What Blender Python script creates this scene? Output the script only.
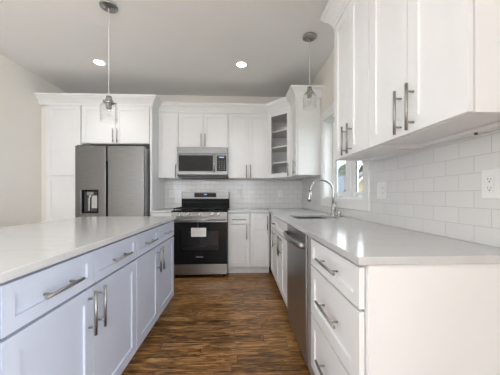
import bpy, bmesh, math, random
from mathutils import Vector, Matrix
random.seed(7)
for o in list(bpy.data.objects): bpy.data.objects.remove(o)
S = bpy.context.scene
COL = S.collection
PI = math.pi

# ------------------------------------------------------------------ camera
cam = bpy.data.cameras.new('camera'); cam.sensor_width = 36; cam.sensor_fit = 'HORIZONTAL'
cam.lens = 245.7 * 36 / 500; cam.shift_y = 8.0 / 500; cam.clip_start = 0.05; cam.clip_end = 300
co = bpy.data.objects.new('camera', cam); COL.objects.link(co)
co.location = (0, 0, 1.1316); co.rotation_euler = (PI / 2, 0, -0.0416)
S.camera = co
# ------------------------------------------------------------------ world, lights, exposure
S.view_settings.view_transform = 'Standard'; S.view_settings.look = 'None'
S.view_settings.gamma = 1; S.view_settings.use_curve_mapping = False
S.view_settings.exposure = 0.31
w = bpy.data.worlds.new('world'); S.world = w; w.use_nodes = True
wn = w.node_tree.nodes; wl = w.node_tree.links
bg = wn['Background']; bg.inputs['Strength'].default_value = 4.4
tc = wn.new('ShaderNodeTexCoord'); nz = wn.new('ShaderNodeTexNoise'); nz.inputs['Scale'].default_value = 2.2; nz.inputs['Detail'].default_value = 6
cr = wn.new('ShaderNodeValToRGB'); cr.color_ramp.elements[0].position = .42; cr.color_ramp.elements[0].color = (.72, .82, .97, 1)
cr.color_ramp.elements[1].position = .58; cr.color_ramp.elements[1].color = (.92, .955, 1, 1)
wl.new(tc.outputs['Generated'], nz.inputs['Vector']); wl.new(nz.outputs['Fac'], cr.inputs['Fac']); wl.new(cr.outputs['Color'], bg.inputs['Color'])

WARM = (.89, .94, 1)
def area(name, loc, rot, sx, sy, power, color=(1, 1, 1)):
    l = bpy.data.lights.new(name, 'AREA'); l.shape = 'RECTANGLE'; l.size = sx; l.size_y = sy; l.energy = power; l.color = color
    o = bpy.data.objects.new(name, l); COL.objects.link(o); o.location = loc; o.rotation_euler = rot
    return o
# unseen area fills added at made-up side openings behind the camera
area('daylight_side', (1.166, -1.4, 1.1), (0, PI / 2 + .25, 0), 2.1, 2.0, 112, WARM)
area('daylight_far', (1.166, -4.0, 1.6), (0, PI / 2 + .25, 0), 1.1, 2.0, 150, WARM)
area('daylight_left', (-2.9, -3.0, 1.6), (0, -PI / 2 - .25, 0), 1.4, 3.0, 12, WARM)
# unseen fill point behind the camera, added to brighten ceiling and walls
for x_, y_ in ((-1.5, -2.2),):
    pl_ = bpy.data.lights.new('dining_lamp', 'POINT'); pl_.energy = 15; pl_.shadow_soft_size = .25; pl_.color = WARM
    po_ = bpy.data.objects.new('dining_lamp', pl_); COL.objects.link(po_); po_.location = (x_, y_, 1.75)
sun = bpy.data.lights.new('sun', 'SUN'); sun.energy = 2.0; sun.angle = .02
so = bpy.data.objects.new('sun', sun); COL.objects.link(so); so.rotation_euler = (math.radians(35), math.radians(-8), 0)

# ------------------------------------------------------------------ materials
def mat(name, color, rough=.5, metal=0.0, **k):
    m = bpy.data.materials.new(name); m.use_nodes = True
    b = m.node_tree.nodes['Principled BSDF']
    b.inputs['Base Color'].default_value = (*color, 1); b.inputs['Roughness'].default_value = rough; b.inputs['Metallic'].default_value = metal
    for a, v in k.items():
        n = a.replace('_', ' ')
        if n in b.inputs: b.inputs[n].default_value = v
    return m
def nodes(m): return m.node_tree.nodes, m.node_tree.links, m.node_tree.nodes['Principled BSDF']
def noise_mix(m, c1, c2, scale=(1, 1, 1), nscale=5, detail=4, lo=.35, hi=.65, bump=0, rough=None):
    n, l, b = nodes(m)
    t = n.new('ShaderNodeTexCoord'); mp = n.new('ShaderNodeMapping'); mp.inputs['Scale'].default_value = scale
    z = n.new('ShaderNodeTexNoise'); z.inputs['Scale'].default_value = nscale; z.inputs['Detail'].default_value = detail
    r = n.new('ShaderNodeValToRGB'); r.color_ramp.elements[0].position = lo; r.color_ramp.elements[1].position = hi
    r.color_ramp.elements[0].color = (*c1, 1); r.color_ramp.elements[1].color = (*c2, 1)
    l.new(t.outputs['Object'], mp.inputs['Vector']); l.new(mp.outputs['Vector'], z.inputs['Vector'])
    l.new(z.outputs['Fac'], r.inputs['Fac']); l.new(r.outputs['Color'], b.inputs['Base Color'])
    if bump:
        bp = n.new('ShaderNodeBump'); bp.inputs['Strength'].default_value = bump; bp.inputs['Distance'].default_value = .002
        l.new(z.outputs['Fac'], bp.inputs['Height']); l.new(bp.outputs['Normal'], b.inputs['Normal'])
    if rough:
        mr = n.new('ShaderNodeMapRange'); mr.inputs['To Min'].default_value = rough[0]; mr.inputs['To Max'].default_value = rough[1]
        l.new(z.outputs['Fac'], mr.inputs['Value']); l.new(mr.outputs['Result'], b.inputs['Roughness'])
    return m
WHITE = noise_mix(mat('white_paint', (.8, .8, .79), .4), (.825, .825, .82), (.845, .845, .84), nscale=3)
CROWN = WHITE
INNER = noise_mix(mat('cabinet_interior', (.7, .7, .69), .5), (.60, .60, .59), (.64, .64, .63), nscale=3)
BLUE = noise_mix(mat('pale_blue_paint', (.5, .55, .66), .36), (.555, .605, .72), (.575, .62, .74), nscale=3)
TRIM = noise_mix(mat('trim_white', (.8, .8, .79), .35), (.85, .85, .84), (.87, .87, .86), nscale=4)
BEIGE = noise_mix(mat('beige_wall_paint', (.74, .69, .62), .75), (.82, .78, .715), (.84, .80, .735), nscale=2, bump=.03)
CEIL = noise_mix(mat('ceiling_paint', (.7, .7, .7), .9), (.91, .91, .905), (.925, .925, .92), nscale=2, bump=.03)
QUARTZ = mat('white_quartz', (.76, .755, .745), .13)
n, l, b = nodes(QUARTZ)
t = n.new('ShaderNodeTexCoord'); z = n.new('ShaderNodeTexNoise'); z.inputs['Scale'].default_value = 1.6; z.inputs['Detail'].default_value = 9; z.inputs['Distortion'].default_value = 1.2
r = n.new('ShaderNodeValToRGB'); e = r.color_ramp.elements
e[0].position = .47; e[0].color = (.60, .597, .592, 1); e[1].position = .53; e[1].color = (.60, .597, .592, 1)
q = e.new(.5); q.color = (.57, .567, .562, 1)
l.new(t.outputs['Object'], z.inputs['Vector']); l.new(z.outputs['Fac'], r.inputs['Fac']); l.new(r.outputs['Color'], b.inputs['Base Color'])
STEEL = noise_mix(mat('brushed_steel', (.5, .5, .5), .3, 1.0), (.18, .18, .178), (.225, .224, .222), scale=(1, 1, 60), nscale=6, rough=(.26, .36))
STEELH = noise_mix(mat('steel_horizontal', (.62, .62, .61), .3, 1.0), (.29, .288, .285), (.35, .348, .345), scale=(1, 1, 60), nscale=6, rough=(.24, .34))
STEELM = noise_mix(mat('steel_dull', (.2, .2, .2), .32, 1.0), (.17, .169, .167), (.21, .209, .207), scale=(1, 1, 60), nscale=6, rough=(.26, .36))  # darkened copy of the steel; dimmer reflections are put into its colour
STEELD = noise_mix(mat('steel_dishwasher', (.38, .38, .38), .32, 1.0), (.36, .37, .38), (.42, .43, .44), scale=(1, 1, 60), nscale=6, rough=(.28, .38))
SATIN = mat('satin_nickel', (.4, .39, .38), .38, 1.0)
noise_mix(SATIN, (.33, .325, .315), (.40, .395, .38), nscale=30)
CHROME = noise_mix(mat('brushed_chrome', (.7, .7, .69), .16, 1.0), (.50, .495, .485), (.56, .555, .545), nscale=20)
BLACKG = noise_mix(mat('black_glass', (.01, .01, .012), .08, Specular_IOR_Level=.2), (.008, .008, .009), (.013, .013, .014), nscale=3)
BLACK = noise_mix(mat('black_enamel', (.02, .02, .02), .35, Specular_IOR_Level=.08), (.008, .008, .008), (.014, .014, .014), nscale=8)
IRON = noise_mix(mat('cast_iron', (.02, .02, .02), .6, Specular_IOR_Level=.2), (.014, .014, .014), (.026, .026, .026), nscale=40)
DARK = noise_mix(mat('dark_plastic', (.06, .06, .06), .45), (.05, .05, .05), (.07, .07, .07), nscale=8)
GREYP = noise_mix(mat('grey_filler', (.42, .42, .41), .35, .6), (.50, .50, .49), (.54, .54, .53), nscale=6)
PLASTIC = noise_mix(mat('white_plastic', (.8, .8, .79), .3), (.80, .80, .79), (.83, .83, .82), nscale=8)
PAPER = noise_mix(mat('paper', (.8, .8, .78), .8), (.78, .78, .76), (.83, .83, .81), nscale=12)
INK = mat('ink', (.08, .08, .08), .7)
CAV = noise_mix(mat('oven_cavity', (.03, .03, .03), .5), (.07, .07, .072), (.10, .10, .102), nscale=8)
def glass(name, color=(1, 1, 1), rough=0.0, mixf=.12):
    m = bpy.data.materials.new(name); m.use_nodes = True; n = m.node_tree.nodes; l = m.node_tree.links; n.clear()
    o = n.new('ShaderNodeOutputMaterial'); mx = n.new('ShaderNodeMixShader'); tr = n.new('ShaderNodeBsdfTransparent'); tr.inputs['Color'].default_value = (*color, 1)
    g = n.new('ShaderNodeBsdfGlossy'); g.inputs['Roughness'].default_value = rough
    lw = n.new('ShaderNodeLayerWeight'); pw = n.new('ShaderNodeMath'); pw.operation = 'POWER'; pw.inputs[1].default_value = 3.5
    ml = n.new('ShaderNodeMath'); ml.operation = 'MULTIPLY_ADD'; ml.inputs[1].default_value = mixf * 3; ml.inputs[2].default_value = .04; ml.use_clamp = True
    l.new(lw.outputs['Facing'], pw.inputs[0]); l.new(pw.outputs[0], ml.inputs[0]); l.new(ml.outputs[0], mx.inputs['Fac']); l.new(tr.outputs[0], mx.inputs[1]); l.new(g.outputs[0], mx.inputs[2]); l.new(mx.outputs[0], o.inputs['Surface'])
    return m
GLASS = glass('clear_glass', (.985, .985, .985), 0, .14)
PANE = glass('window_glass', (.95, .97, .97), 0, .15)
OVENG = glass('oven_glass', (.62, .62, .63), .02, .1)
def emit(name, color, s):
    m = mat(name, color, .4); b = m.node_tree.nodes['Principled BSDF']
    b.inputs['Emission Color'].default_value = (*color, 1); b.inputs['Emission Strength'].default_value = s
    return m
LAMP = emit('lamp_lens', (1, .98, .95), 6.0)
LED = emit('display_digits', (.35, .6, 1), .5)

def tile_mat(name, axis, ox, oz, mortar=(.55, .54, .525), size=.0016):
    m = mat(name, (.74, .73, .715), .12); n, l, b = nodes(m)
    t = n.new('ShaderNodeTexCoord'); s = n.new('ShaderNodeSeparateXYZ'); c = n.new('ShaderNodeCombineXYZ')
    l.new(t.outputs['Object'], s.inputs[0])
    ax = n.new('ShaderNodeMath'); ax.operation = 'ADD'; ax.inputs[1].default_value = ox; l.new(s.outputs[axis], ax.inputs[0])
    az = n.new('ShaderNodeMath'); az.operation = 'ADD'; az.inputs[1].default_value = oz; l.new(s.outputs['Z'], az.inputs[0])
    l.new(ax.outputs[0], c.inputs['X']); l.new(az.outputs[0], c.inputs['Y'])
    br = n.new('ShaderNodeTexBrick'); br.offset = .5; br.inputs['Scale'].default_value = 1
    br.inputs['Brick Width'].default_value = .1545; br.inputs['Row Height'].default_value = .0785
    br.inputs['Mortar Size'].default_value = size; br.inputs['Mortar Smooth'].default_value = .25; br.inputs['Bias'].default_value = 0
    br.inputs['Color1'].default_value = (.745, .738, .722, 1); br.inputs['Color2'].default_value = (.775, .768, .752, 1); br.inputs['Mortar'].default_value = (*mortar, 1)
    l.new(c.outputs[0], br.inputs['Vector']); l.new(br.outputs['Color'], b.inputs['Base Color'])
    mr = n.new('ShaderNodeMapRange'); mr.inputs['To Min'].default_value = .12; mr.inputs['To Max'].default_value = .7
    l.new(br.outputs['Fac'], mr.inputs['Value']); l.new(mr.outputs[0], b.inputs['Roughness'])
    z = n.new('ShaderNodeTexNoise'); z.inputs['Scale'].default_value = 14; l.new(c.outputs[0], z.inputs['Vector'])
    b1 = n.new('ShaderNodeBump'); b1.invert = True; b1.inputs['Strength'].default_value = .5; b1.inputs['Distance'].default_value = .0015
    b2 = n.new('ShaderNodeBump'); b2.inputs['Strength'].default_value = .08; b2.inputs['Distance'].default_value = .004
    l.new(br.outputs['Fac'], b1.inputs['Height']); l.new(z.outputs['Fac'], b2.inputs['Height']); l.new(b2.outputs[0], b1.inputs['Normal']); l.new(b1.outputs[0], b.inputs['Normal'])
    return m
TILE_R = tile_mat('subway_tile_right', 'Y', -1.145 + 10 * .1545, -.918 + 10 * .0785)
TILE_B = tile_mat('subway_tile_back', 'X', 10 * .1545 + .03, -.918 + 10 * .0785, (.46, .45, .43), .0019)

def floor_mat():
    m = mat('oak_floor', (.2, .1, .05), .3); n, l, b = nodes(m)
    def M(op, a, bb=None, c=None):
        k = n.new('ShaderNodeMath'); k.operation = op
        for i, v in enumerate((a, bb, c)):
            if v is None: continue
            if isinstance(v, (int, float)): k.inputs[i].default_value = v
            else: l.new(v, k.inputs[i])
        return k.outputs[0]
    t = n.new('ShaderNodeTexCoord'); s = n.new('ShaderNodeSeparateXYZ'); l.new(t.outputs['Object'], s.inputs[0])
    W, L = .083, .95
    row = M('FLOOR', M('DIVIDE', s.outputs['Y'], W))
    wn1 = n.new('ShaderNodeTexWhiteNoise'); wn1.noise_dimensions = '1D'; l.new(row, wn1.inputs['W'])
    xs = M('ADD', M('DIVIDE', s.outputs['X'], L), M('MULTIPLY', wn1.outputs['Value'], 7.3))
    colm = M('FLOOR', xs)
    cid = n.new('ShaderNodeCombineXYZ'); l.new(row, cid.inputs['X']); l.new(colm, cid.inputs['Y'])
    wn2 = n.new('ShaderNodeTexWhiteNoise'); wn2.noise_dimensions = '2D'; l.new(cid.outputs[0], wn2.inputs['Vector'])
    # grain
    cg = n.new('ShaderNodeCombineXYZ')
    l.new(M('ADD', M('MULTIPLY', s.outputs['X'], 4), M('MULTIPLY', wn2.outputs['Value'], 31)), cg.inputs['X'])
    l.new(M('MULTIPLY', s.outputs['Y'], 30), cg.inputs['Y']); l.new(M('MULTIPLY', wn2.outputs['Value'], 17), cg.inputs['Z'])
    g = n.new('ShaderNodeTexNoise'); g.inputs['Scale'].default_value = 1.5; g.inputs['Detail'].default_value = 7; g.inputs['Roughness'].default_value = .65; g.inputs['Distortion'].default_value = 1.1
    l.new(cg.outputs[0], g.inputs['Vector'])
    cg2 = n.new('ShaderNodeCombineXYZ'); l.new(M('MULTIPLY', s.outputs['X'], 5), cg2.inputs['X']); l.new(M('MULTIPLY', s.outputs['Y'], 120), cg2.inputs['Y'])
    g2 = n.new('ShaderNodeTexNoise'); g2.inputs['Scale'].default_value = 1; g2.inputs['Detail'].default_value = 3; l.new(cg2.outputs[0], g2.inputs['Vector'])
    gs = n.new('ShaderNodeMapRange'); gs.inputs['From Min'].default_value = .34; gs.inputs['From Max'].default_value = .66; l.new(g.outputs['Fac'], gs.inputs['Value'])
    g2s = n.new('ShaderNodeMapRange'); g2s.inputs['From Min'].default_value = .3; g2s.inputs['From Max'].default_value = .7; l.new(g2.outputs['Fac'], g2s.inputs['Value'])
    tone = M('ADD', .34, M('ADD', M('MULTIPLY', gs.outputs[0], .46), M('ADD', M('MULTIPLY', wn2.outputs['Value'], .16), M('MULTIPLY', g2s.outputs[0], .16))))
    r = n.new('ShaderNodeValToRGB'); e = r.color_ramp.elements
    e[0].position = .42; e[0].color = (.03, .012, .003, 1); e[1].position = 1.0; e[1].color = (.58, .33, .12, 1)
    q = e.new(.62); q.color = (.125, .055, .014, 1); q = e.new(.8); q.color = (.32, .15, .045, 1)
    l.new(tone, r.inputs['Fac'])
    fy = M('FRACT', M('DIVIDE', s.outputs['Y'], W)); fx = M('FRACT', xs)
    gy = M('MINIMUM', fy, M('SUBTRACT', 1, fy)); gx = M('MINIMUM', fx, M('SUBTRACT', 1, fx))
    gap = M('MAXIMUM', M('LESS_THAN', gy, .016), M('LESS_THAN', gx, .0015))
    mx = n.new('ShaderNodeMix'); mx.data_type = 'RGBA'; l.new(gap, mx.inputs['Factor']); l.new(r.outputs['Color'], mx.inputs[6]); mx.inputs[7].default_value = (.03, .014, .007, 1)
    l.new(mx.outputs[2], b.inputs['Base Color'])
    mr = n.new('ShaderNodeMapRange'); mr.inputs['To Min'].default_value = .22; mr.inputs['To Max'].default_value = .4
    l.new(g.outputs['Fac'], mr.inputs['Value']); l.new(mr.outputs[0], b.inputs['Roughness'])
    bp = n.new('ShaderNodeBump'); bp.inputs['Strength'].default_value = .15; bp.inputs['Distance'].default_value = .002
    l.new(g2.outputs['Fac'], bp.inputs['Height']); l.new(bp.outputs[0], b.inputs['Normal'])
    return m
FLOOR = floor_mat()

# ------------------------------------------------------------------ mesh helpers
def BM(): return bmesh.new()
def box(bm, x0, x1, y0, y1, z0, z1):
    vs = [bm.verts.new(c) for c in ((x0, y0, z0), (x1, y0, z0), (x1, y1, z0), (x0, y1, z0), (x0, y0, z1), (x1, y0, z1), (x1, y1, z1), (x0, y1, z1))]
    for f in ((0, 3, 2, 1), (4, 5, 6, 7), (0, 1, 5, 4), (1, 2, 6, 5), (2, 3, 7, 6), (3, 0, 4, 7)): bm.faces.new([vs[i] for i in f])
    return bm
def cyl(bm, p0, p1, r0, r1=None, n=16, caps=True):
    if r1 is None: r1 = r0
    p0 = Vector(p0); p1 = Vector(p1); d = (p1 - p0).normalized()
    a = Vector((0, 0, 1)) if abs(d.z) < .9 else Vector((1, 0, 0))
    u = d.cross(a).normalized(); v = d.cross(u).normalized()
    A = [bm.verts.new(p0 + r0 * (math.cos(2 * PI * i / n) * u + math.sin(2 * PI * i / n) * v)) for i in range(n)]
    B = [bm.verts.new(p1 + r1 * (math.cos(2 * PI * i / n) * u + math.sin(2 * PI * i / n) * v)) for i in range(n)]
    for i in range(n):
        f = bm.faces.new((A[i], A[(i + 1) % n], B[(i + 1) % n], B[i])); f.smooth = True
    if caps: bm.faces.new(A[::-1]); bm.faces.new(B)
def tube(bm, pts, r, n=14):
    pts = [Vector(p) for p in pts]; rings = []
    up = None
    for i, p in enumerate(pts):
        d = (pts[min(i + 1, len(pts) - 1)] - pts[max(i - 1, 0)]).normalized()
        if up is None:
            a = Vector((0, 0, 1)) if abs(d.z) < .9 else Vector((0, 1, 0)); up = d.cross(a).normalized()
        u = (up - up.dot(d) * d).normalized(); up = u; v = d.cross(u)
        rr = r[i] if isinstance(r, (list, tuple)) else r
        rings.append([bm.verts.new(p + rr * (math.cos(2 * PI * k / n) * u + math.sin(2 * PI * k / n) * v)) for k in range(n)])
    for a, b in zip(rings, rings[1:]):
        for k in range(n):
            f = bm.faces.new((a[k], a[(k + 1) % n], b[(k + 1) % n], b[k])); f.smooth = True
    bm.faces.new(rings[0][::-1]); bm.faces.new(rings[-1])
def lathe(bm, prof, c=(0, 0, 0), n=32, closed=False):
    rings = []
    for r, z in prof:
        rings.append([bm.verts.new((c[0] + r * math.cos(2 * PI * k / n), c[1] + r * math.sin(2 * PI * k / n), c[2] + z)) for k in range(n)])
    prs = list(zip(rings, rings[1:])) + ([(rings[-1], rings[0])] if closed else [])
    for a, b in prs:
        for k in range(n):
            f = bm.faces.new((a[k], a[(k + 1) % n], b[(k + 1) % n], b[k])); f.smooth = True
    if not closed:
        if prof[0][0] > 1e-5: bm.faces.new(rings[0][::-1])
        if prof[-1][0] > 1e-5: bm.faces.new(rings[-1])
def plate(bm, us, vs, keep, d0, d1, f):
    """solid plate on a grid with holes; f(u,v,d)->xyz"""
    V = {}
    def g(i, j, d):
        if (i, j, d) not in V: V[(i, j, d)] = bm.verts.new(f(us[i], vs[j], d1 if d else d0))
        return V[(i, j, d)]
    nu, nv = len(us) - 1, len(vs) - 1
    K = lambda i, j: 0 <= i < nu and 0 <= j < nv and keep(i, j)
    for i in range(nu):
        for j in range(nv):
            if not K(i, j): continue
            bm.faces.new((g(i, j, 0), g(i, j + 1, 0), g(i + 1, j + 1, 0), g(i + 1, j, 0)))
            bm.faces.new((g(i, j, 1), g(i + 1, j, 1), g(i + 1, j + 1, 1), g(i, j + 1, 1)))
            if not K(i - 1, j): bm.faces.new((g(i, j, 0), g(i, j, 1), g(i, j + 1, 1), g(i, j + 1, 0)))
            if not K(i + 1, j): bm.faces.new((g(i + 1, j, 0), g(i + 1, j + 1, 0), g(i + 1, j + 1, 1), g(i + 1, j, 1)))
            if not K(i, j - 1): bm.faces.new((g(i, j, 0), g(i + 1, j, 0), g(i + 1, j, 1), g(i, j, 1)))
            if not K(i, j + 1): bm.faces.new((g(i, j + 1, 0), g(i, j + 1, 1), g(i + 1, j + 1, 1), g(i + 1, j + 1, 0)))
def obj(name, bm, m, parent=None, bevel=0, loc=(0, 0, 0), rz=0, seg=2):
    bmesh.ops.recalc_face_normals(bm, faces=bm.faces)
    me = bpy.data.meshes.new(name); bm.to_mesh(me); bm.free(); me.materials.append(m)
    o = bpy.data.objects.new(name, me); COL.objects.link(o); o.location = loc; o.rotation_euler = (0, 0, rz)
    if parent: o.parent = parent
    if bevel:
        b = o.modifiers.new('bevel', 'BEVEL'); b.width = bevel; b.segments = seg; b.limit_method = 'ANGLE'; b.angle_limit = .7
    return o
def thing(name, label, cat, loc=(0, 0, 0), rz=0, group=None):
    o = bpy.data.objects.new(name, None); COL.objects.link(o); o.location = loc; o.rotation_euler = (0, 0, rz); o.empty_display_size = .1
    o['label'] = label; o['category'] = cat
    if group: o['group'] = group
    return o
def tag(o, label, cat, group=None):
    o['label'] = label; o['category'] = cat
    if group: o['group'] = group
    return o
def struct(o): o['kind'] = 'structure'; return o
def lab(o, t): o['label'] = t; return o

# ------------------------------------------------------------------ dimensions
XL, XR, YB, YR, ZC = -2.80, 1.066, 4.135, -5.5, 2.797
CT = .918           # worktop height
# ------------------------------------------------------------------ room shell
b_ = BM(); box(b_, XL - .15, XR + .15, YR - .15, YB + .15, -.12, 0); struct(obj('floor', b_, FLOOR))
b_ = BM(); box(b_, XL - .15, XR + .15, YR - .15, YB + .15, ZC, ZC + .12); struct(obj('ceiling', b_, CEIL))
b_ = BM(); plate(b_, [YR, -4.5, -1.5, YB], [0, .9, 2.35, ZC], lambda i, j: not (i == 1 and j == 1), XL - .12, XL, lambda u, v, d: (d, u, v)); struct(obj('wall_left', b_, BEIGE))  # opening behind the camera is unseen, added to admit light
b_ = BM(); box(b_, XL - .12, XR + .15, YB, YB + .12, 0, ZC); struct(obj('wall_back', b_, BEIGE))
WY0, WY1, WZ0, WZ1 = 2.055, 3.065, 1.10, 2.065
b_ = BM(); plate(b_, [YR, -5.0, -3.0, -2.4, -.4, WY0, WY1, YB], [0, .05, WZ0, WZ1, 2.15, ZC], lambda i, j: not ((i == 5 and j == 2) or (i == 3 and j in (1, 2, 3)) or (i == 1 and j in (2, 3))), XR, XR + .15, lambda u, v, d: (d, u, v)); struct(obj('wall_right', b_, BEIGE))  # the two openings behind the camera are unseen, added for side light
b_ = BM(); box(b_, .52, XR, -.34, -.24, 0, ZC); struct(obj('wall_near', b_, BEIGE))  # unseen return wall, added to keep side light off the end panels
b_ = BM(); plate(b_, [XL, -.8, .9, XR], [0, .9, 2.6, ZC], lambda i, j: not (i == 1 and j == 1), YR - .12, YR, lambda u, v, d: (u, d, v)); struct(obj('wall_rear', b_, BEIGE))  # rear opening is unseen, added to let sky light in
for k, (x0, x1) in enumerate(((-.8, .9),)):  # frame for the added rear opening
    t_ = bpy.data.objects.new('window_%d' % (k + 2), None); COL.objects.link(t_); t_.location = (x0, YR, .9); struct(t_)
    f_ = BM(); W_ = x1 - x0
    plate(f_, [0, .06, W_ / 2 - .03, W_ / 2 + .03, W_ - .06, W_], [0, .06, 1.64, 1.70], lambda i, j: not (i in (1, 3) and j == 1), -.08, -.03, lambda u, v, d: (u, d, v))
    obj('window_frame', f_, TRIM, t_)
b_ = BM(); box(b_, XL, XL + .014, YR, 3.5, 0, .13); struct(obj('baseboard_left', b_, TRIM, None, .004))

# kitchen window
win = bpy.data.objects.new('window_1', None); COL.objects.link(win); win.location = (XR, (WY0 + WY1) / 2, WZ0); struct(win)
def wobj(name, bm, m, bevel=0):
    o = obj(name, bm, m, win, bevel); o.location = -win.location; return o
b_ = BM(); plate(b_, [1.96, WY0, WY1, 3.155], [1.003, WZ0, WZ1, 2.175], lambda i, j: not (i == 1 and j == 1), XR - .018, XR - .0005, lambda u, v, d: (d, u, v))
wobj('casing', b_, TRIM, .003)
b_ = BM()
plate(b_, [WY0, WY0 + .012, WY1 - .012, WY1], [WZ0, WZ0 + .012, WZ1 - .012, WZ1], lambda i, j: not (i == 1 and j == 1), XR, XR + .149, lambda u, v, d: (d, u, v))
wobj('jamb', b_, TRIM)
ym = 2.56
b_ = BM(); box(b_, XR + .09, XR + .149, ym - .03, ym + .03, WZ0 + .012, WZ1 - .012); wobj('mullion', b_, TRIM, .002)
SX = XR + .105
for (y0, y1) in ((WY0 + .013, ym - .031), (ym + .031, WY1 - .013)):
    b_ = BM(); z0, z1 = WZ0 + .013, WZ1 - .013
    plate(b_, [y0, y0 + .085, y1 - .085, y1], [z0, z0 + .055, z1 - .06, z1], lambda i, j: not (i == 1 and j == 1), SX, SX + .035, lambda u, v, d: (d, u, v))
    s_ = wobj('sash', b_, TRIM, .003)
    b_ = BM(); plate(b_, [y0 + .078, y0 + .087, y1 - .087, y1 - .078], [z0 + .048, z0 + .057, z1 - .062, z1 - .053], lambda i, j: not (i == 1 and j == 1), SX + .004, SX + .016, lambda u, v, d: (d, u, v))
    g_ = obj('glazing_gasket', b_, DARK, s_)
    b_ = BM(); box(b_, SX + .01, SX + .016, y0 + .08, y1 - .08, z0 + .05, z1 - .055); obj('pane', b_, PANE, s_)
    # folding crank
    b_ = BM(); yc = y0 + .62 * (y1 - y0) if y0 < 2.3 else y0 + .5 * (y1 - y0)
    box(b_, SX - .045, SX, yc - .045, yc + .045, z0 + .0, z0 + .018)
    cyl(b_, (SX - .03, yc + .02, z0 + .014), (SX - .03, yc + .02, z0 + .03), .009)
    tube(b_, [(SX - .03, yc + .02, z0 + .03), (SX - .045, yc - .01, z0 + .034), (SX - .05, yc - .035, z0 + .026)], .006)
    wobj('crank_handle', b_, PLASTIC, .002)

# backsplash tile
b_ = BM()
box(b_, -1.243, XR - .009, YB - .008, YB - .0005, CT + .001, 1.48)
tag(obj('tile_backsplash', b_, TILE_B), 'white subway tile backsplash behind the range on the back wall', 'backsplash')
b_ = BM()
plate(b_, [.74, 1.9605, 3.1545, YB - .009], [CT + .001, 1.0025, 1.418], lambda i, j: not (i == 1 and j == 1), XR - .008, XR - .0005, lambda u, v, d: (d, u, v))
tag(obj('tile_backsplash', b_, TILE_R), 'glossy white subway tile backsplash on the right wall around the window', 'backsplash')

# ------------------------------------------------------------------ cabinets
def pull(parent, x, z, length=.196, vertical=True, y0=-.024):
    b = BM(); yb = y0 - .032; h = length / 2; q = h * .66
    if vertical:
        cyl(b, (x, yb, z - h), (x, yb, z + h), .0065)
        for s in (-1, 1): cyl(b, (x, y0 + .001, z + s * q), (x, yb, z + s * q), .0048, n=10)
    else:
        cyl(b, (x - h, yb, z), (x + h, yb, z), .0065)
        for s in (-1, 1): cyl(b, (x + s * q, y0 + .001, z), (x + s * q, yb, z), .0048, n=10)
    return obj('handle', b, SATIN, parent)
def shaker(bm, x0, x1, z0, z1, st=.06, t=.02, rec=.009, glass=False, ya=-.024):
    yb = ya + t
    if glass or True:
        st2 = min(st, (x1 - x0) * .3); rec = rec; sz = min(st, (z1 - z0) * .3)
        plate(bm, [x0, x0 + st2, x1 - st2, x1], [z0, z0 + sz, z1 - sz, z1], lambda i, j: not (i == 1 and j == 1), yb, ya, lambda u, v, d: (u, d, v))
        if not glass:
            # recessed field with a small sloped edge
            a, c = ya + rec, .0012
            V = lambda *p: bm.verts.new(p)
            o = [V(x0 + st2, ya + .0005, z0 + sz), V(x1 - st2, ya + .0005, z0 + sz), V(x1 - st2, ya + .0005, z1 - sz), V(x0 + st2, ya + .0005, z1 - sz)]
            i = [V(x0 + st2 + c, a, z0 + sz + c), V(x1 - st2 - c, a, z0 + sz + c), V(x1 - st2 - c, a, z1 - sz - c), V(x0 + st2 + c, a, z1 - sz - c)]
            k = [V(x0 + st2, yb - .001, z0 + sz), V(x1 - st2, yb - .001, z0 + sz), V(x1 - st2, yb - .001, z1 - sz), V(x0 + st2, yb - .001, z1 - sz)]
            bm.faces.new(i)
            for q in range(4):
                bm.faces.new((o[q], o[(q + 1) % 4], i[(q + 1) % 4], i[q]))
                bm.faces.new((k[q], k[(q + 1) % 4], o[(q + 1) % 4], o[q]))
            bm.faces.new(k[::-1])
def fronts(t, specs, m):
    for sp in specs:
        kind, x0, x1, z0, z1 = sp[:5]; hd = sp[5] if len(sp) > 5 else None
        g = .0023
        b = BM(); shaker(b, x0 + g, x1 - g, z0 + g, z1 - g, st=.06 if kind != 'drawer' or z1 - z0 > .2 else .042)
        d = obj(kind, b, m, t)
        if hd:
            if hd[0] == 'v': pull(d, hd[1], hd[2])
            else: pull(d, hd[1], hd[2], hd[3] if len(hd) > 3 else .196, vertical=False)
def wall_cab(label, loc, rz, w_, dep, z0, z1, specs, m=WHITE, group='white wall cabinets', name='wall_cabinet', cat='cabinet'):
    t = thing(name, label, cat, loc, rz, group); b = BM(); k = .018
    box(b, 0, w_, 0, dep, z0 + .02, z1)
    box(b, 0, k, 0, dep, z0, z0 + .0199); box(b, w_ - k, w_, 0, dep, z0, z0 + .0199)
    box(b, k, w_ - k, 0, k, z0, z0 + .0199); box(b, k, w_ - k, dep - k, dep, z0, z0 + .0199)
    obj('body', b, m, t); fronts(t, specs, m)
    return t
def base_cab(label, loc, rz, w_, dep, specs, m=WHITE, group='white base cabinets', z1=.8875, name='base_cabinet', toe0=0, toe1=None, cat='cabinet'):
    t = thing(name, label, cat, loc, rz, group); b = BM()
    box(b, 0, w_, 0, dep, .105, z1); obj('body', b, m, t)
    b = BM(); box(b, toe0, toe1 if toe1 is not None else w_, .065, dep, 0, .1048); obj('toe_kick', b, m, t)
    fronts(t, specs, m)
    return t
R = -PI / 2; I = PI / 2
zb, zt = 1.40, 2.395
HZ = 1.505      # wall handles
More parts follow.
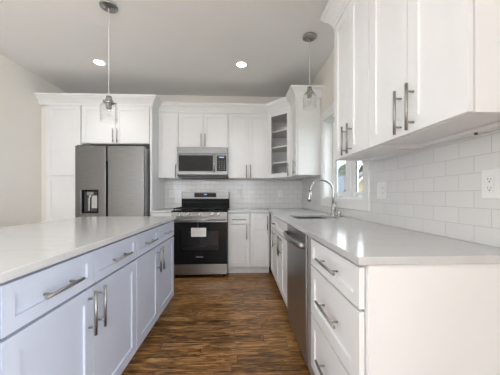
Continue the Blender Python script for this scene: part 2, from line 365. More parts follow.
# fridge surround
FY = 3.575
t = thing('pantry_cabinet', 'tall white pantry cabinet between the left wall and the fridge', 'cabinet', (-2.71, FY, 0))
b = BM(); box(b, 0, .478, 0, YB - FY - .001, .105, 2.41); obj('body', b, WHITE, t)
b = BM(); box(b, 0, .478, .065, YB - FY - .001, 0, .1048); obj('toe_kick', b, WHITE, t)
fronts(t, [('door', .004, .474, 1.41, 2.40, ('v', .43, 1.56)), ('door', .004, .474, .115, 1.40, ('v', .43, 1.2))], WHITE)
b = BM(); box(b, XL + .0005, -2.711, FY + .015, FY + .03, 0, 2.41); tag(obj('filler_panel', b, BEIGE), 'narrow beige filler strip between the left wall and the pantry', 'panel')
w2 = 2.228 - 1.278
t = wall_cab('white two-door cabinet mounted above the fridge', (-2.228, FY, 0), 0, w2, YB - FY - .001, 1.868, 2.41,
             [('door', .004, w2 / 2, 1.872, 2.40, ('v', w2 / 2 - .03, 1.975)), ('door', w2 / 2, w2 - .004, 1.872, 2.40, ('v', w2 / 2 + .03, 1.975))], group=None)
b = BM(); box(b, -1.277, -1.245, FY - .0235, YB - .001, 0, 2.394); tag(obj('end_panel', b, WHITE, None, .001), 'tall white side panel on the right of the fridge', 'panel')
# back wall cabinets
UY = 3.825; D = YB - UY - .009
w_ = .304; wall_cab('white single-door wall cabinet between the fridge panel and the microwave', (-1.2445, UY, 0), 0, w_, D, zb, 2.41, [('door', .002, w_, zb, zt, ('v', w_ - .035, HZ))])
w_ = .758; wall_cab('short white two-door wall cabinet above the microwave', (-.9395, UY, 0), 0, w_, D, 1.862, 2.41,
    [('door', .002, w_ / 2, 1.864, zt, ('v', w_ / 2 - .03, 1.975)), ('door', w_ / 2, w_ - .002, 1.864, zt, ('v', w_ / 2 + .03, 1.975))])
w_ = .626; wall_cab('white two-door wall cabinet right of the microwave', (-.1805, UY, 0), 0, w_, D, zb, 2.41,
    [('door', .004, w_ / 2, zb, zt, ('v', w_ / 2 - .03, HZ)), ('door', w_ / 2, w_ - .008, zb, zt, ('v', w_ / 2 + .03, HZ))])
# diagonal corner cabinet with glass door
A = Vector((.4465, UY)); B = Vector((.7555, UY - .309)); L = (B - A).length
t = thing('corner_cabinet', 'white diagonal corner wall cabinet with a glass door and shelves', 'cabinet', (A.x, A.y, 0), -PI / 4)
Mi = Matrix.Rotation(PI / 4, 3, 'Z')
def toloc(x, y): v = Mi @ Vector((x - A.x, y - A.y, 0)); return v.x, v.y
outline = [toloc(*p) for p in ((A.x, A.y), (A.x, YB - .009), (XR - .009, YB - .009), (XR - .009, B.y), (B.x, B.y))]
def prism(bm, pts, z0, z1):
    lo = [bm.verts.new((x, y, z0)) for x, y in pts]; hi = [bm.verts.new((x, y, z1)) for x, y in pts]
    bm.faces.new(lo[::-1]); bm.faces.new(hi); k = len(pts)
    for i in range(k): bm.faces.new((lo[i], lo[(i + 1) % k], hi[(i + 1) % k], hi[i]))
b = BM(); prism(b, outline, zb, zb + .02); prism(b, outline, 2.36, 2.41)
for i in range(4):
    p, q = Vector(outline[i]), Vector(outline[i + 1]); d = (q - p).normalized(); nrm = Vector((d.y, -d.x)) * .016
    prism(b, [p, q, q + nrm, p + nrm], zb + .02, 2.36)
obj('body', b, WHITE, t)
b = BM(); box(b, .0, .03, 0, .018, zb + .02, 2.36); box(b, L - .03, L, 0, .018, zb + .02, 2.36); obj('face_frame', b, WHITE, t)
cen = Vector((sum(p[0] for p in outline) / 5, sum(p[1] for p in outline) / 5))
inn = [cen + (Vector(p) - cen) * .93 for p in outline]
for k, z in enumerate((1.62, 1.86, 2.10)):
    b = BM(); prism(b, inn, z, z + .018); obj('shelf', b, WHITE, t)
b = BM(); shaker(b, .012, L - .012, zb + .002, zt, st=.062, glass=True); d = obj('door', b, WHITE, t)
b = BM(); box(b, .07, L - .07, -.016, -.012, zb + .058, zt - .058); obj('pane', b, GLASS, d)
pull(d, L - .04, HZ)
b = BM(); box(b, 0, .06, 0, .05, 0, .085); o = obj('carton', b, PAPER, None, .002, (.66, 3.86, zb + .0205), -.6); tag(o, 'small white carton on the floor of the glass-door corner cabinet', 'box', 'small cartons in the corner cabinet')
b = BM(); box(b, 0, .07, 0, .05, 0, .05); o = obj('carton', b, PAPER, None, .002, (.575, 3.90, zb + .0205), -.3); tag(o, 'lower flat white carton at the left inside the glass corner cabinet', 'box', 'small cartons in the corner cabinet')
# right wall far cabinet
DX = XR - .7555 - .0095; w_ = B.y - 3.17
wall_cab('narrow white wall cabinet between the glass corner cabinet and the window', (.7555, B.y - .0005, 0), R, w_, DX, zb, 2.41, [('door', .006, w_ - .002, zb, zt, ('v', w_ - .04, HZ))])
# right wall near cabinets
for (y1, ys, y0, lb) in ((1.878, 1.62, 1.3655, 'white two-door wall cabinet over the worktop, next to the window'), (1.365, 1.045, .757, 'white two-door wall cabinet nearest the camera above the tiles')):
    W = y1 - y0; s = y1 - ys
    wall_cab(lb, (.7555, y1, 0), R, W, DX, zb, 2.44, [('door', .002, s, zb, 2.425, ('v', s - .04, HZ)), ('door', s, W - .001, zb, 2.425, ('v', s + .04, HZ))])
# under-cabinet light channels
for (y0, y1) in ((.80, 1.345), (1.385, 1.86)):
    b = BM(); box(b, XR - .060, XR - .034, y0, y1, zb + .003, zb + .0199)
    o = tag(obj('light_strip_channel', b, TRIM, None, .002), 'slim white channel under the wall cabinet %s' % ('nearest the camera' if y0 < 1 else 'next to the window'), 'light strip')
b = BM(); cyl(b, (XR - .047, 1.02, zb - .006), (XR - .047, 1.02, zb + .0028), .006); tag(obj('cable_clip', b, DARK), 'tiny dark cable clip under the nearest wall cabinet', 'clip')

# crown mouldings : swept profile
PROF = [(0, 2.41), (0, 2.395), (.004, 2.395), (.008, 2.40), (.008, 2.428), (.014, 2.434), (.02, 2.446), (.032, 2.464), (.048, 2.480), (.062, 2.492), (.066, 2.50), (.066, 2.506), (.076, 2.512), (.08, 2.52), (.08, 2.536), (0, 2.536)]
def crown(name, path, label, dz=0, left=True):
    pts = [Vector(p) for p in path]; b = BM(); rings = []
    for i, p in enumerate(pts):
        def nn(a, c): d = (c - a).normalized(); return Vector((d.y, -d.x))
        if i == 0: nv = nn(pts[0], pts[1])
        elif i == len(pts) - 1: nv = nn(pts[-2], pts[-1])
        else:
            n1, n2 = nn(pts[i - 1], p), nn(p, pts[i + 1]); nv = (n1 + n2); nv = nv / (nv.dot(n1))
        rings.append([b.verts.new((p.x + nv.x * o_, p.y + nv.y * o_, z + dz)) for o_, z in PROF])
    k = len(PROF)
    for a, c in zip(rings, rings[1:]):
        for q in range(k): b.faces.new((a[q], a[(q + 1) % k], c[(q + 1) % k], c[q]))
    b.faces.new(rings[0]); b.faces.new(rings[-1][::-1])
    return tag(obj(name, b, CROWN), label, 'moulding')
e = .0008
crown('crown_moulding', [(XL + .001, FY - e - .024), (-1.245 + e, FY - e - .024), (-1.245 + e, UY - e - .024), (A.x - .01, UY - e - .024), (B.x - e - .024, B.y - .01), (B.x - e - .024, 3.17 - e), (XR - .001, 3.17 - e)],
      'long white crown moulding over the pantry, fridge, back wall and corner cabinets')
crown('crown_moulding', [(XR - .001, 1.879), (.7555 - e - .024, 1.879), (.7555 - e - .024, .756), (XR - .001, .756)][::1], 'white crown moulding over the wall cabinets nearest the camera', .025)

# ------------------------------------------------------------------ base cabinets
BY = 3.524; BD = YB - BY - .001
w_ = .298; base_cab('white base cabinet between the fridge panel and the range', (-1.2445, BY, 0), 0, w_, BD, [('drawer', .002, w_ - .002, .722, .876, ('h', w_ / 2, .79)), ('door', .002, w_ - .002, .112, .715, ('v', .04, .61))])
w_ = .312; base_cab('white base cabinet with one drawer right of the range', (-.168, BY, 0), 0, w_, BD, [('drawer', .006, w_ - .003, .722, .876, ('h', w_ / 2, .79)), ('door', .006, w_ - .003, .112, .715, ('v', w_ - .045, .61))])
w_ = .285; base_cab('white blind corner base cabinet with a full-height door', (.1445, BY, 0), 0, w_, BD, [('door', .004, w_ - .008, .112, .876, ('v', w_ - .035, .74))])
BX = .4506; RD = XR - BX - .001
def rb(label, y1, y0, specs, toe=None, **k):
    return base_cab(label, (BX, y1, 0), R, y1 - y0, RD, specs, toe0=0, **k)
w_ = 3.40 - 2.865; rb('white base cabinet with a small drawer, nearest the back corner on the right run', 3.40, 2.865, [('drawer', .03, w_, .722, .876, ('h', .42, .79, .13)), ('door', .03, w_, .112, .715, ('v', w_ - .08, .61))])
b = BM(); box(b, BX - .0, BX + .02, 3.4005, BY - .001, .105, .8875); tag(obj('corner_filler', b, WHITE), 'narrow white filler strip where the two base cabinet runs meet', 'panel')
w_ = 2.864 - 2.207; rb('white sink base cabinet with two doors left of the dishwasher', 2.864, 2.207, [('drawer', 0, w_ - .003, .722, .876), ('door', 0, w_ / 2, .112, .715, ('v', w_ / 2 - .03, .61)), ('door', w_ / 2, w_ - .003, .112, .715, ('v', w_ / 2 + .03, .61))])
w_ = 1.463 - .861; rb('white three-drawer base cabinet at the near end of the worktop', 1.463, .861, [('drawer', .004, w_ + .001, .722, .876, ('h', w_ / 2 + .02, .80, .25)), ('drawer', .004, w_ + .001, .432, .715, ('h', w_ / 2 + .02, .578, .25)), ('drawer', .004, w_ + .001, .112, .425, ('h', w_ / 2 + .02, .27, .25))])
b = BM(); box(b, BX + .0002, XR - .001, .8425, .8605, 0, .8875); tag(obj('end_panel', b, WHITE, None, .001), 'white finished end panel closing the near end of the worktop run', 'panel')
# grey side strip beside dishwasher
b = BM(); box(b, BX - .014, XR - .01, 1.4655, 1.566, .03, .887); tag(obj('filler_panel', b, GREYP, None, .002), 'grey metal filler strip between the dishwasher and the drawer cabinet', 'panel')
# island (faces +X)
IX = -.6988
def ib(label, y0, y1, ys):
    W = y1 - y0; s = ys - y0
    return base_cab(label, (IX, y0, 0), I, W, .60, [('drawer', .002, s, .722, .876, ('h', s / 2, .79)), ('drawer', s, W - .002, .722, .876, ('h', (s + W) / 2, .79)),
        ('door', .002, s, .112, .715, ('v', s - .038, .605)), ('door', s, W - .002, .112, .715, ('v', s + .038, .605))], m=BLUE, group='pale blue island cabinets')
ib('pale blue island cabinet at the far end, facing the range', 1.640, 2.554, 2.075)
ib('pale blue island cabinet in the middle of the island', .722, 1.6395, 1.165)
base_cab('pale blue island cabinet at the near end, mostly cut off by the left edge', (IX, .22, 0), I, .5015, .60, [('drawer', .002, .5, .722, .876, ('h', .25, .79)), ('door', .002, .5, .112, .715, ('v', .04, .605))], m=BLUE, group='pale blue island cabinets')
b = BM(); box(b, IX - .64, IX - .6005, .22, 2.554, 0, .8875); tag(obj('back_panel', b, BLUE), 'pale blue panel along the hidden long side of the island', 'panel')

# ------------------------------------------------------------------ worktops
b = BM(); box(b, -1.5816, -.6565, .20, 2.569, .8885, CT); tag(obj('island_countertop', b, QUARTZ, None, .003), 'white quartz countertop on the pale blue island', 'countertop')
b = BM(); box(b, -1.2445, -.938, 3.485, YB - .001, .8885, CT); tag(obj('countertop', b, QUARTZ, None, .003), 'short white quartz countertop between the fridge panel and the range', 'countertop')
SX0, SX1, SY0, SY1 = .53, .93, 2.24, 2.78
b = BM()
xs = [-.167, .4117, SX0, SX1, XR - .001]; ys = [.8335, SY0, SY1, 3.485, YB - .001]
plate(b, xs, ys, lambda i, j: (j == 3 or i >= 1) and not (i == 2 and j == 1), .8885, CT, lambda u, v, d: (u, v, d))
tag(obj('countertop', b, QUARTZ, None, .003), 'L-shaped white quartz countertop running from the range past the sink', 'countertop')
# sink
b = BM(); q = .012
plate(b, [SX0 - q, SX0 + .002, SX1 - .002, SX1 + q], [SY0 - q, SY0 + .002, SY1 - .002, SY1 + q], lambda i, j: not (i == 1 and j == 1), .70, .888, lambda u, v, d: (u, v, d))
box(b, SX0 - q, SX1 + q, SY0 - q, SY1 + q, .69, .6995)
o = tag(obj('kitchen_sink', b, STEELH), 'undermount stainless steel sink in the right-hand worktop', 'sink')
b = BM(); lathe(b, [(.045, 0), (.045, .003), (.03, .004), (.0, .002)]); obj('drain', b, CHROME, o, 0, (.73, 2.51, .7))
# cut sink volume out of the cabinet body visually: the body top stays below the basin floor
for c in bpy.data.objects:
    if c.name.startswith('body') and c.parent and 'sink base' in c.parent['label']:
        me = c.data; bm2 = BM(); W = 2.864 - 2.207
        box(bm2, 0, W, 0, RD, .105, .68); box(bm2, 0, W, 0, .02, .6801, .8875); bm2.to_mesh(me); bm2.free()
# faucet
FXc, FYc = .977, 2.53
t = thing('kitchen_faucet', 'brushed chrome gooseneck pull-down faucet behind the sink', 'faucet', (FXc, FYc, CT))
b = BM(); lathe(b, [(.028, 0), (.028, .006), (.021, .012), (.019, .07), (.0165, .13), (.0, .13)]); obj('base', b, CHROME, t)
b = BM(); rr = .122; pts = [(0, 0, .12), (0, 0, .20), (0, 0, .252)] + [(-rr + rr * math.cos(a), 0, .252 + rr * math.sin(a)) for a in [PI * k / 16 for k in range(1, 17)]]
tube(b, pts, .0125); obj('spout', b, CHROME, t)
p = Vector(pts[-1]); d = (Vector(pts[-1]) - Vector(pts[-2])).normalized()
b = BM(); tube(b, [p - d * .005, p + d * .03, p + d * .07, p + d * .098, p + d * .10], [.0135, .0175, .021, .023, .017]); o = obj('spray_head', b, CHROME, t)
b = BM(); tube(b, [p + d * .1001, p + d * .104], .015); obj('spray_face', b, DARK, o)
b = BM(); cyl(b, (0, 0, .062), (.0, -.05, .062), .015, .0135); tube(b, [(0, -.042, .062), (.004, -.045, .10), (.012, -.048, .155)], [.008, .007, .006]); obj('handle', b, CHROME, t)
b = BM(); lathe(b, [(.022, 0), (.022, .006), (.018, .008), (.018, .045), (.016, .055), (.0, .056)]); tag(obj('air_gap', b, CHROME, None, 0, (.99, 2.41, CT)), 'short brushed chrome cap on the worktop beside the faucet', 'fitting')

# ------------------------------------------------------------------ refrigerator
t = thing('refrigerator', 'side-by-side stainless steel refrigerator with water dispenser', 'refrigerator', (-2.205, 3.385, 0)); FW = .905
b = BM(); box(b, .004, FW - .004, .062, .735, .03, 1.79); obj('body', b, GREYP, t, .004)
b = BM(); box(b, .02, FW - .02, .09, .7, 0, .0299); obj('foot_grille', b, DARK, t)
s = .412
def fplate(x0, x1, hole=None):
    b = BM()
    if hole:
        plate(b, [x0, hole[0], hole[1], x1], [.05, hole[2], hole[3], 1.80], lambda i, j: not (i == 1 and j == 1), .055, 0, lambda u, v, d: (u, d, v))
    else: box(b, x0, x1, 0, .055, .05, 1.80)
    return b
H_ = (.082, .302, .895, 1.205)
d1 = obj('door', fplate(0, s - .012, H_), STEEL, t, .006); d2 = obj('door', fplate(s + .018, FW), STEEL, t, .006)
b = BM(); box(b, s - .012, s + .018, .03, .06, .05, 1.79); obj('handle_channel', b, DARK, t)
b = BM(); box(b, s - .0118, s + .001, .008, .0295, .35, 1.6); obj('handle', b, BLACK, d1, .002)
b = BM(); box(b, s + .006, s + .0178, .008, .0295, .35, 1.6); obj('handle', b, BLACK, d2, .002)
b = BM(); box(b, H_[0], H_[1], .045, .0548, H_[2], H_[3]); 
dp = obj('dispenser', b, DARK, d1)
b = BM(); box(b, H_[0], H_[1], .0, .0448, H_[3] - .022, H_[3]); box(b, H_[0], H_[0] + .012, 0, .0448, H_[2], H_[3] - .022); box(b, H_[1] - .012, H_[1], 0, .0448, H_[2], H_[3] - .022); box(b, H_[0] + .012, H_[1] - .012, 0, .0448, H_[2], H_[2] + .02); obj('dispenser_frame', b, BLACK, d1)
b = BM(); box(b, .15, .235, .005, .0448, 1.135, 1.182); cyl(b, (.19, .02, 1.10), (.19, .02, 1.135), .02); obj('spout', b, STEELH, d1, .003)
b = BM(); box(b, .155, .18, .02, .0448, .925, 1.10); obj('paddle', b, STEELH, d1, .004)
b = BM(); box(b, .20, .285, .025, .0448, .96, 1.13); obj('water_lever', b, GREYP, d1, .004)
for x0 in (.01, FW - .11):
    b = BM(); box(b, x0, x0 + .1, .02, .14, 1.8005, 1.812); obj('hinge_cover', b, DARK, t, .003)

# ------------------------------------------------------------------ microwave
t = thing('microwave', 'stainless steel over-the-range microwave under the short cabinet', 'microwave', (-.9385, 3.72, 1.401)); W = .756; Hh = .443
b = BM(); box(b, 0, W, .03, 4.12 - 3.72, .02, Hh + .014); obj('body', b, STEELM, t, .002)
b = BM(); box(b, 0, W, 0, .0295, .362, Hh + .014); tp = obj('top_panel', b, STEELM, t, .003)
b = BM(); plate(b, [0, .022, .535, .585], [.045, .095, .335, .358], lambda i, j: not (i == 1 and j == 1), .0295, 0, lambda u, v, d: (u, d, v)); d = obj('door', b, STEELM, t, .002)
b = BM(); box(b, .0225, .5345, .003, .028, .0955, .3345); obj('window', b, BLACKG, d)
b = BM(); cyl(b, (.556, -.032, .075), (.556, -.032, .355), .011); [cyl(b, (.556, -.032, z_), (.556, .001, z_), .007) for z_ in (.10, .33)]; obj('handle', b, CHROME, d)
b = BM(); box(b, .5865, W, 0, .0295, .045, .358); cp = obj('control_panel', b, STEELM, t, .002)
b = BM(); box(b, .594, W - .018, -.003, -.0002, .098, .334); obj('keypad', b, BLACKG, cp)
for i in range(3):
    for j in range(5): b = BM(); box(b, .63 + i * .035, .638 + i * .035, -.0042, -.0031, .125 + j * .03, .130 + j * .03); obj('key', b, GREYP, cp)
b = BM(); box(b, .625, .70, -.0042, -.0031, .30, .312); obj('clock', b, LED, cp)
b = BM(); box(b, .01, W - .01, .025, .38, 0, .0199); 
box(b, 0, W, .008, .0295, .022, .044); obj('bottom_vent', b, DARK, t)

# ------------------------------------------------------------------ range
t = thing('gas_range', 'stainless steel gas range with black oven door under the microwave', 'range', (-.934, 3.38, 0)); W = .762
b = BM(); box(b, .002, W - .002, .055, .70, .045, .895); obj('body', b, DARK, t)
for x in (.05, W - .05):
    for y in (.1, .62): b = BM(); cyl(b, (x, y, 0), (x, y, .0449), .018); obj('foot', b, BLACK, t)
b = BM(); box(b, 0, W, .004, .0545, .05, .188); obj('storage_drawer', b, STEELH, t, .004)
b = BM(); plate(b, [0, .13, .64, W], [.194, .38, .65, .765], lambda i, j: not (i == 1 and j == 1), .040, 0, lambda u, v, d: (u, d, v)); d = obj('oven_door', b, BLACKG, t, .003)
b = BM(); box(b, .128, .642, .0015, .005, .378, .652); obj('window', b, OVENG, d)
b = BM(); box(b, .13, .64, .041, .0545, .38, .65); obj('cavity', b, CAV, d)
b = BM()
for z_ in (.43, .44, .58, .59): cyl(b, (.14, .03, z_), (.63, .03, z_), .0022 if z_ in (.44, .59) else .0035, n=8)
for k in range(14): cyl(b, (.16 + k * .035, .033, .432), (.16 + k * .035, .033, .44), .0015, n=6); cyl(b, (.16 + k * .035, .033, .582), (.16 + k * .035, .033, .59), .0015, n=6)
obj('oven_rack', b, CHROME, d)
b = BM(); box(b, 0, W, .0, .04, .7655, .835); obj('door_rail', b, STEELH, d, .003)
b = BM(); cyl(b, (.02, -.045, .80), (W - .02, -.045, .80), .013); [cyl(b, (x_, -.045, .80), (x_, .002, .80), .009) for x_ in (.05, W - .05)]; obj('handle', b, STEELH, d)
b = BM()
v = [(-.0, .84), (.0, .852), (.02, .903), (.0545, .903), (.0545, .84)]
lo = [b.verts.new((0, y, z)) for y, z in v]; hi = [b.verts.new((W, y, z)) for y, z in v]
b.faces.new(lo); b.faces.new(hi[::-1])
for i in range(5): b.faces.new((lo[i], lo[(i + 1) % 5], hi[(i + 1) % 5], hi[i]))
cp = obj('control_panel', b, STEELH, t, .002)
for x in (.125, .228, .392, .556, .647):
    b = BM(); nrm = Vector((0, -.93, .366)); c = Vector((x, .010, .874)); cyl(b, c, c + nrm * .012, .025, .024, 24); cyl(b, c + nrm * .012, c + nrm * .034, .019, .017, 24)
    u = Vector((1, 0, 0)); box(b, x - .004, x + .004, c.y - .045, c.y - .03, c.z - .006, c.z + .03)
    obj('knob', b, CHROME, cp)
b = BM(); box(b, -.004, W + .001, .0205, .655, .9035, .922); ck = obj('cooktop', b, BLACK, t, .004)
for (x, y, r_) in ((.15, .18, .045), (.15, .48, .035), (.38, .33, .05), (.61, .18, .04), (.61, .48, .03)):
    b = BM(); lathe(b, [(r_ + .01, 0), (r_ + .01, .008), (r_, .009), (r_, .02), (0, .022)], (x, y, .9222)); obj('burner', b, IRON, ck)
for (x0, x1) in ((.02, .258), (.262, .498), (.502, .74)):
    b = BM(); g = .012; z0, z1 = .944, .956
    for y in (.04, .34, .63): box(b, x0, x1, y - g / 2, y + g / 2, z0, z1)
    for x in (x0 + g / 2, x1 - g / 2, (x0 + x1) / 2): box(b, x - g / 2, x + g / 2, .034, .636, z0 + .0005, z1 + .0005)
    for y in (.18, .48): box(b, x0, x1, y - g / 2, y + g / 2, z0 + .001, z1 + .001)
    for x in (x0 + g, x1 - g):
        for y in (.04, .63): box(b, x - g / 2, x + g / 2, y - g / 2, y + g / 2, .9222, z0)
    obj('grate', b, IRON, ck)
b = BM(); box(b, 0, W, .605, .72, .9225, 1.076); obj('rear_vent', b, BLACK, t, .003)
b = BM()
for k in range(1): box(b, .02, W - .02, .6035, .6048, 1.015, 1.03)
obj('vent_slot', b, IRON, t)
b = BM(); box(b, 0, W, .60, .72, 1.0765, 1.19); bg_ = obj('backguard', b, STEELM, t, .005)
b = BM(); box(b, .205, .555, .5965, .5998, 1.103, 1.174); obj('display', b, BLACKG, bg_)
b = BM()
for k in range(4): box(b, .362 + k * .011, .369 + k * .011, .5955, .5963, 1.142, 1.155)
obj('clock_digits', b, LED, bg_)
def text(s_, size, m, parent, loc, rot, name='lettering'):
    c = bpy.data.curves.new('txt', 'FONT'); c.body = s_; c.size = size; c.extrude = .0004; c.align_x = 'CENTER'
    o = bpy.data.objects.new('txt', c); COL.objects.link(o); bpy.context.view_layer.update()
    me = bpy.data.meshes.new_from_object(o.evaluated_get(bpy.context.evaluated_depsgraph_get())); bpy.data.objects.remove(o)
    me.materials.clear(); me.materials.append(m)
    r_ = bpy.data.objects.new(name, me); COL.objects.link(r_); r_.location = loc; r_.rotation_euler = rot; r_.parent = parent; return r_
text('SAMSUNG', .022, GREYP, d, (.385, -.0008, .285), (PI / 2, 0, 0))
# hanging paper tag
t = thing('paper_tag', 'white printed paper tag hanging from the oven door handle', 'tag', (-.55, 3.38 - .064, .58))
b = BM(); plate(b, [-.10, .10], [0, .118], lambda i, j: True, 0, .0012, lambda u, v, d: (u, d - .001, v)); obj('sheet', b, PAPER, t)
b = BM()
for k in range(5): box(b, -.085, .05 + .03 * (k % 2), -.0019, -.0011, .02 + k * .016, .025 + k * .016)
box(b, -.085, .02, -.0019, -.0011, .1, .108); obj('printed_lines', b, GREYP, t)
b = BM(); tube(b, [(-.01, .0, .118), (-.01, .002, .20), (-.01, .008, .2345), (-.01, .017, .2385)], .0016, 8); obj('string', b, GREYP, t)

# ------------------------------------------------------------------ dishwasher (local frame like cabinets)
t = thing('dishwasher', 'stainless steel dishwasher between the sink cabinet and the drawers', 'dishwasher', (BX, 2.2035, 0), R); W = .634
b = BM(); box(b, 0.002, W - .002, .0, RD - .02, .03, .886); obj('body', b, DARK, t)
b = BM(); box(b, .004, W - .004, -.024, -.0005, .10, .80); d = obj('door', b, STEELD, t, .004)
b = BM(); box(b, .004, W - .004, -.024, -.0005, .8008, .878); obj('control_panel', b, STEELD, t, .004)
b = BM(); box(b, .004, W - .004, -.018, -.0005, .03, .0995); obj('kick_plate', b, STEELD, t)
b = BM(); pts = [(.03, -.022, .80), (.035, -.05, .80)] + [(.05 + (W - .10) * k / 12, -.055 - .022 * math.sin(PI * k / 12), .80) for k in range(13)] + [(W - .035, -.05, .80), (W - .03, -.022, .80)]
tube(b, pts, .0135); 
for v in b.verts: v.co.z = .80 + (v.co.z - .80) * 1.5
obj('handle', b, SATIN, d)

# ------------------------------------------------------------------ outlets
def outlet(label, loc, rz, gangs=1, group='wall outlets'):
    t = thing('wall_outlet', label, 'outlet', loc, rz, group)
    pw = .074 if gangs == 1 else .122
    b = BM(); box(b, -pw / 2, pw / 2, -.005, 0, -.062, .062); obj('cover_plate', b, PLASTIC, t, .002)
    xs = [0] if gangs == 1 else [-.024, .024]
    for i, x in enumerate(xs):
        if gangs == 2 and i == 0:
            b = BM(); box(b, x - .0165, x + .0165, -.0075, -.0051, -.034, .034); obj('switch', b, PLASTIC, t, .0015); continue
        b = BM(); box(b, x - .0165, x + .0165, -.0075, -.0051, -.034, .034); r_ = obj('receptacle', b, PLASTIC, t, .0015)
        b = BM()
        for s_ in (-1, 1):
            c = s_ * .018
            box(b, x - .0075, x - .0055, -.0079, -.0076, c - .001, c + .007); box(b, x + .0055, x + .0075, -.0079, -.0076, c - .001, c + .006)
            cyl(b, (x, -.0079, c - .008), (x, -.0076, c - .008), .0028, n=10)
        obj('slots', b, DARK, r_)
    return t
TX, TY = XR - .0082, YB - .0082
outlet('white outlet on the tile at the right edge of the photo', (TX, .992, 1.18), R)
outlet('wide two-gang white outlet plate on the tile just right of the window', (TX, 1.785, 1.17), R, 2)
outlet('white outlet on the back tile left of the range', (-1.128, TY, 1.165), 0)
outlet('white outlet on the back tile right of the range', (.011, TY, 1.165), 0)
outlet('white outlet on the back tile near the corner, under the glass-door cabinet', (.686, TY, 1.165), 0)

# ------------------------------------------------------------------ ceiling lights
k = 0
for (x, y, lb) in ((-1.755, 3.15, 'round recessed ceiling light over the fridge side'), (.022, 3.125, 'round recessed ceiling light in the middle of the ceiling'),
               (-1.755, 1.1, None), (-.1, 1.3, None)):  # unlabelled pair: unseen fill spots without fixtures, added to brighten the room
    if lb:
        t = thing('recessed_light', lb, 'ceiling light', (x, y, ZC), 0, 'recessed ceiling lights')
        b = BM(); lathe(b, [(.062, -.0005), (.062, -.004), (.082, -.004), (.086, -.001), (.086, -.0005)], closed=True); obj('trim_ring', b, TRIM, t)
        b = BM(); lathe(b, [(.0, -.003), (.0615, -.003), (.0615, -.0005), (0, -.0005)]); obj('lens', b, LAMP, t)
    l_ = bpy.data.lights.new('recessed_lamp', 'SPOT'); l_.energy = 15 if y > 2 else 10; l_.spot_size = math.radians(105 if y > 2 else 125); l_.spot_blend = .8; l_.shadow_soft_size = .07; l_.color = (1, .99, .98)
    lo_ = bpy.data.objects.new('recessed_lamp', l_); COL.objects.link(lo_); lo_.location = (x, y, ZC - .02)

def pendant(label, x, y, ztop):
    t = thing('pendant_light', label, 'pendant light', (x, y, ZC), 0, 'glass pendant lights'); q = ztop - ZC
    b = BM(); lathe(b, [(.068, -.0005), (.072, -.004), (.072, -.016), (.062, -.022), (.0, -.023)]); c = obj('canopy', b, SATIN, t)
    b = BM(); box(b, -.012, .012, -.002, .002, -.026, -.0235); cyl(b, (.035, 0, -.0225), (.035, 0, -.027), .005, n=10); cyl(b, (-.035, 0, -.0225), (-.035, 0, -.027), .005, n=10); cyl(b, (0, 0, -.04), (0, 0, -.0225), .006); obj('canopy_screws', b, CHROME, c)
    b = BM(); cyl(b, (0, 0, q - .001), (0, 0, -.035), .0026, n=10); obj('cord', b, PLASTIC, t)
    b = BM(); lathe(b, [(.006, q), (.022, q - .004), (.024, q - .03), (.03, q - .034), (.03, q - .05), (.044, q - .056), (.046, q - .068), (.03, q - .072), (.024, q - .078), (.024, q - .112), (0, q - .112)]); s_ = obj('socket', b, CHROME, t)
    for a in (0.3, 2.4, 4.5):
        b = BM(); cyl(b, (.04 * math.cos(a), .04 * math.sin(a), q - .062), (.062 * math.cos(a), .062 * math.sin(a), q - .062), .007, n=10); obj('thumb_screw', b, SATIN, s_)
    zz = q - .073
    b = BM(); lathe(b, [(.047, zz), (.060, zz - .006), (.0685, zz - .02), (.0685, zz - .155), (.0665, zz - .155), (.0665, zz - .021), (.059, zz - .0085), (.047, zz - .003)], closed=True); obj('glass_shade', b, GLASS, t)
    b = BM(); lathe(b, [(.012, q - .1125), (.014, q - .122), (.019, q - .14), (.019, q - .165), (.010, q - .182), (0, q - .186)]); obj('bulb', b, GLASS, t)
pendant('clear glass pendant light hanging over the island in front of the fridge cabinets', -1.147, 2.203, 2.005)
pendant('clear glass pendant light hanging over the sink near the corner cabinet', .729, 2.542, 2.268)

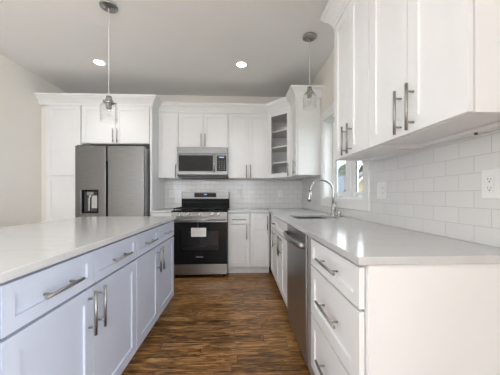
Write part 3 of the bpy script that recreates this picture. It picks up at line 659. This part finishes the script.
# ------------------------------------------------------------------ outside the window
GRASS = noise_mix(mat('lawn', (.1, .15, .05), .9), (.10, .14, .05), (.18, .22, .09), nscale=3)
ROOF = noise_mix(mat('roof_shingle', (.2, .22, .26), .8), (.045, .05, .062), (.065, .072, .088), nscale=3, scale=(1, 1, 6))
TAN = noise_mix(mat('tan_siding', (.7, .56, .32), .7), (.28, .215, .12), (.33, .26, .15), nscale=4)
LEAF = noise_mix(mat('dark_foliage', (.05, .07, .04), .9), (.012, .018, .010), (.035, .045, .022), nscale=4)
b_ = BM(); box(b_, -40, 90, YB + .2 - 60, 120, -.9, -.6); 
b_.free(); b_ = BM(); box(b_, XR + .4, 90, -10, 120, -.9, -.6); struct(obj('ground', b_, GRASS))
def house(label, x0, x1, y0, y1, ez, rz_, axis, wallm, loc=(0, 0, 0)):
    t = thing('house', label, 'house', ((x0 + x1) / 2, (y0 + y1) / 2, -.6)); cx_, cy_ = (x0 + x1) / 2, (y0 + y1) / 2
    b = BM(); X, Y = (x1 - x0) / 2, (y1 - y0) / 2; e_, r_ = ez + .6, rz_ + .6
    if axis == 'Y': pr = [(-X, 0), (X, 0), (X, e_), (0, r_), (-X, e_)]; f = lambda u, z, s_: (u, s_ * Y, z)
    else: pr = [(-Y, 0), (Y, 0), (Y, e_), (0, r_), (-Y, e_)]; f = lambda u, z, s_: (s_ * X, u, z)
    lo = [b.verts.new(f(u, z, -1)) for u, z in pr]; hi = [b.verts.new(f(u, z, 1)) for u, z in pr]; b.faces.new(lo); b.faces.new(hi[::-1])
    for i in range(5): b.faces.new((lo[i], lo[(i + 1) % 5], hi[(i + 1) % 5], hi[i]))
    obj('wall', b, wallm, t)
    A_ = X if axis == 'Y' else Y; sl = (r_ - e_) / A_
    for s_ in (-1, 1):
        b = BM(); q = [(0, r_ + .02), (s_ * (A_ + .4), e_ - .4 * sl + .02), (s_ * (A_ + .4), e_ - .4 * sl + .2), (0, r_ + .2)]
        g = (lambda u, z, k_: (u, k_ * (Y + .35), z)) if axis == 'Y' else (lambda u, z, k_: (k_ * (X + .35), u, z))
        lo = [b.verts.new(g(u, z, -1)) for u, z in q]; hi = [b.verts.new(g(u, z, 1)) for u, z in q]; b.faces.new(lo); b.faces.new(hi[::-1])
        for i in range(4): b.faces.new((lo[i], lo[(i + 1) % 4], hi[(i + 1) % 4], hi[i]))
        obj('roof', b, ROOF, t)
        # white rake board on the gable facing the kitchen
        b = BM(); q = [(0, r_ - .15), (s_ * (A_ + .4), e_ - .4 * sl - .15), (s_ * (A_ + .4), e_ - .4 * sl + .02), (0, r_ + .02)]
        g2 = (lambda u, z, k_: (u, -(Y + .35) - .03 * k_, z)) if axis == 'Y' else (lambda u, z, k_: (-(X + .35) - .03 * k_, u, z))
        lo = [b.verts.new(g2(u, z, 0)) for u, z in q]; hi = [b.verts.new(g2(u, z, 1)) for u, z in q]; b.faces.new(lo); b.faces.new(hi[::-1])
        for i in range(4): b.faces.new((lo[i], lo[(i + 1) % 4], hi[(i + 1) % 4], hi[i]))
        obj('rake_board', b, TRIM, t)
    return t
house('tan house with a grey roof and rising gable seen low through the window', 8.15, 11.35, 19, 27, 1.4, 2.8, 'Y', TAN)
house('taller tan house to the right of the low gabled one outside the window', 13.3, 22.0, 24.3, 26.8, 3.6, 4.6, 'X', TAN)
def tree(x, y, h, r_):
    t = thing('tree', 'dark leafy tree beyond the houses outside the window', 'tree', (x, y, -.6), 0, 'trees beyond the window')
    b = BM(); cyl(b, (0, 0, 0), (0, 0, h * .7), .22, .1, 10); obj('trunk', b, DARK, t)
    b = BM(); rnd = random.Random(x * 7)
    for k_ in range(14):
        s_ = r_ * rnd.uniform(.35, .65); c = Vector((rnd.uniform(-1, 1) * r_ * .6, rnd.uniform(-1, 1) * r_ * .6, h * .35 + rnd.random() * h * .55))
        res = bmesh.ops.create_icosphere(b, subdivisions=2, radius=s_, matrix=Matrix.Translation(c))
        for v in res['verts']: v.co += Vector((rnd.uniform(-1, 1), rnd.uniform(-1, 1), rnd.uniform(-1, 1))) * s_ * .18
    obj('crown', b, LEAF, t)
for (x, y, h, r_) in ((15.0, 48, 6.6, 1.9), (21.3, 48, 7.6, 2.9), (28.0, 49, 8.4, 2.6), (34, 51, 7.6, 2.2)): tree(x, y, h, r_)
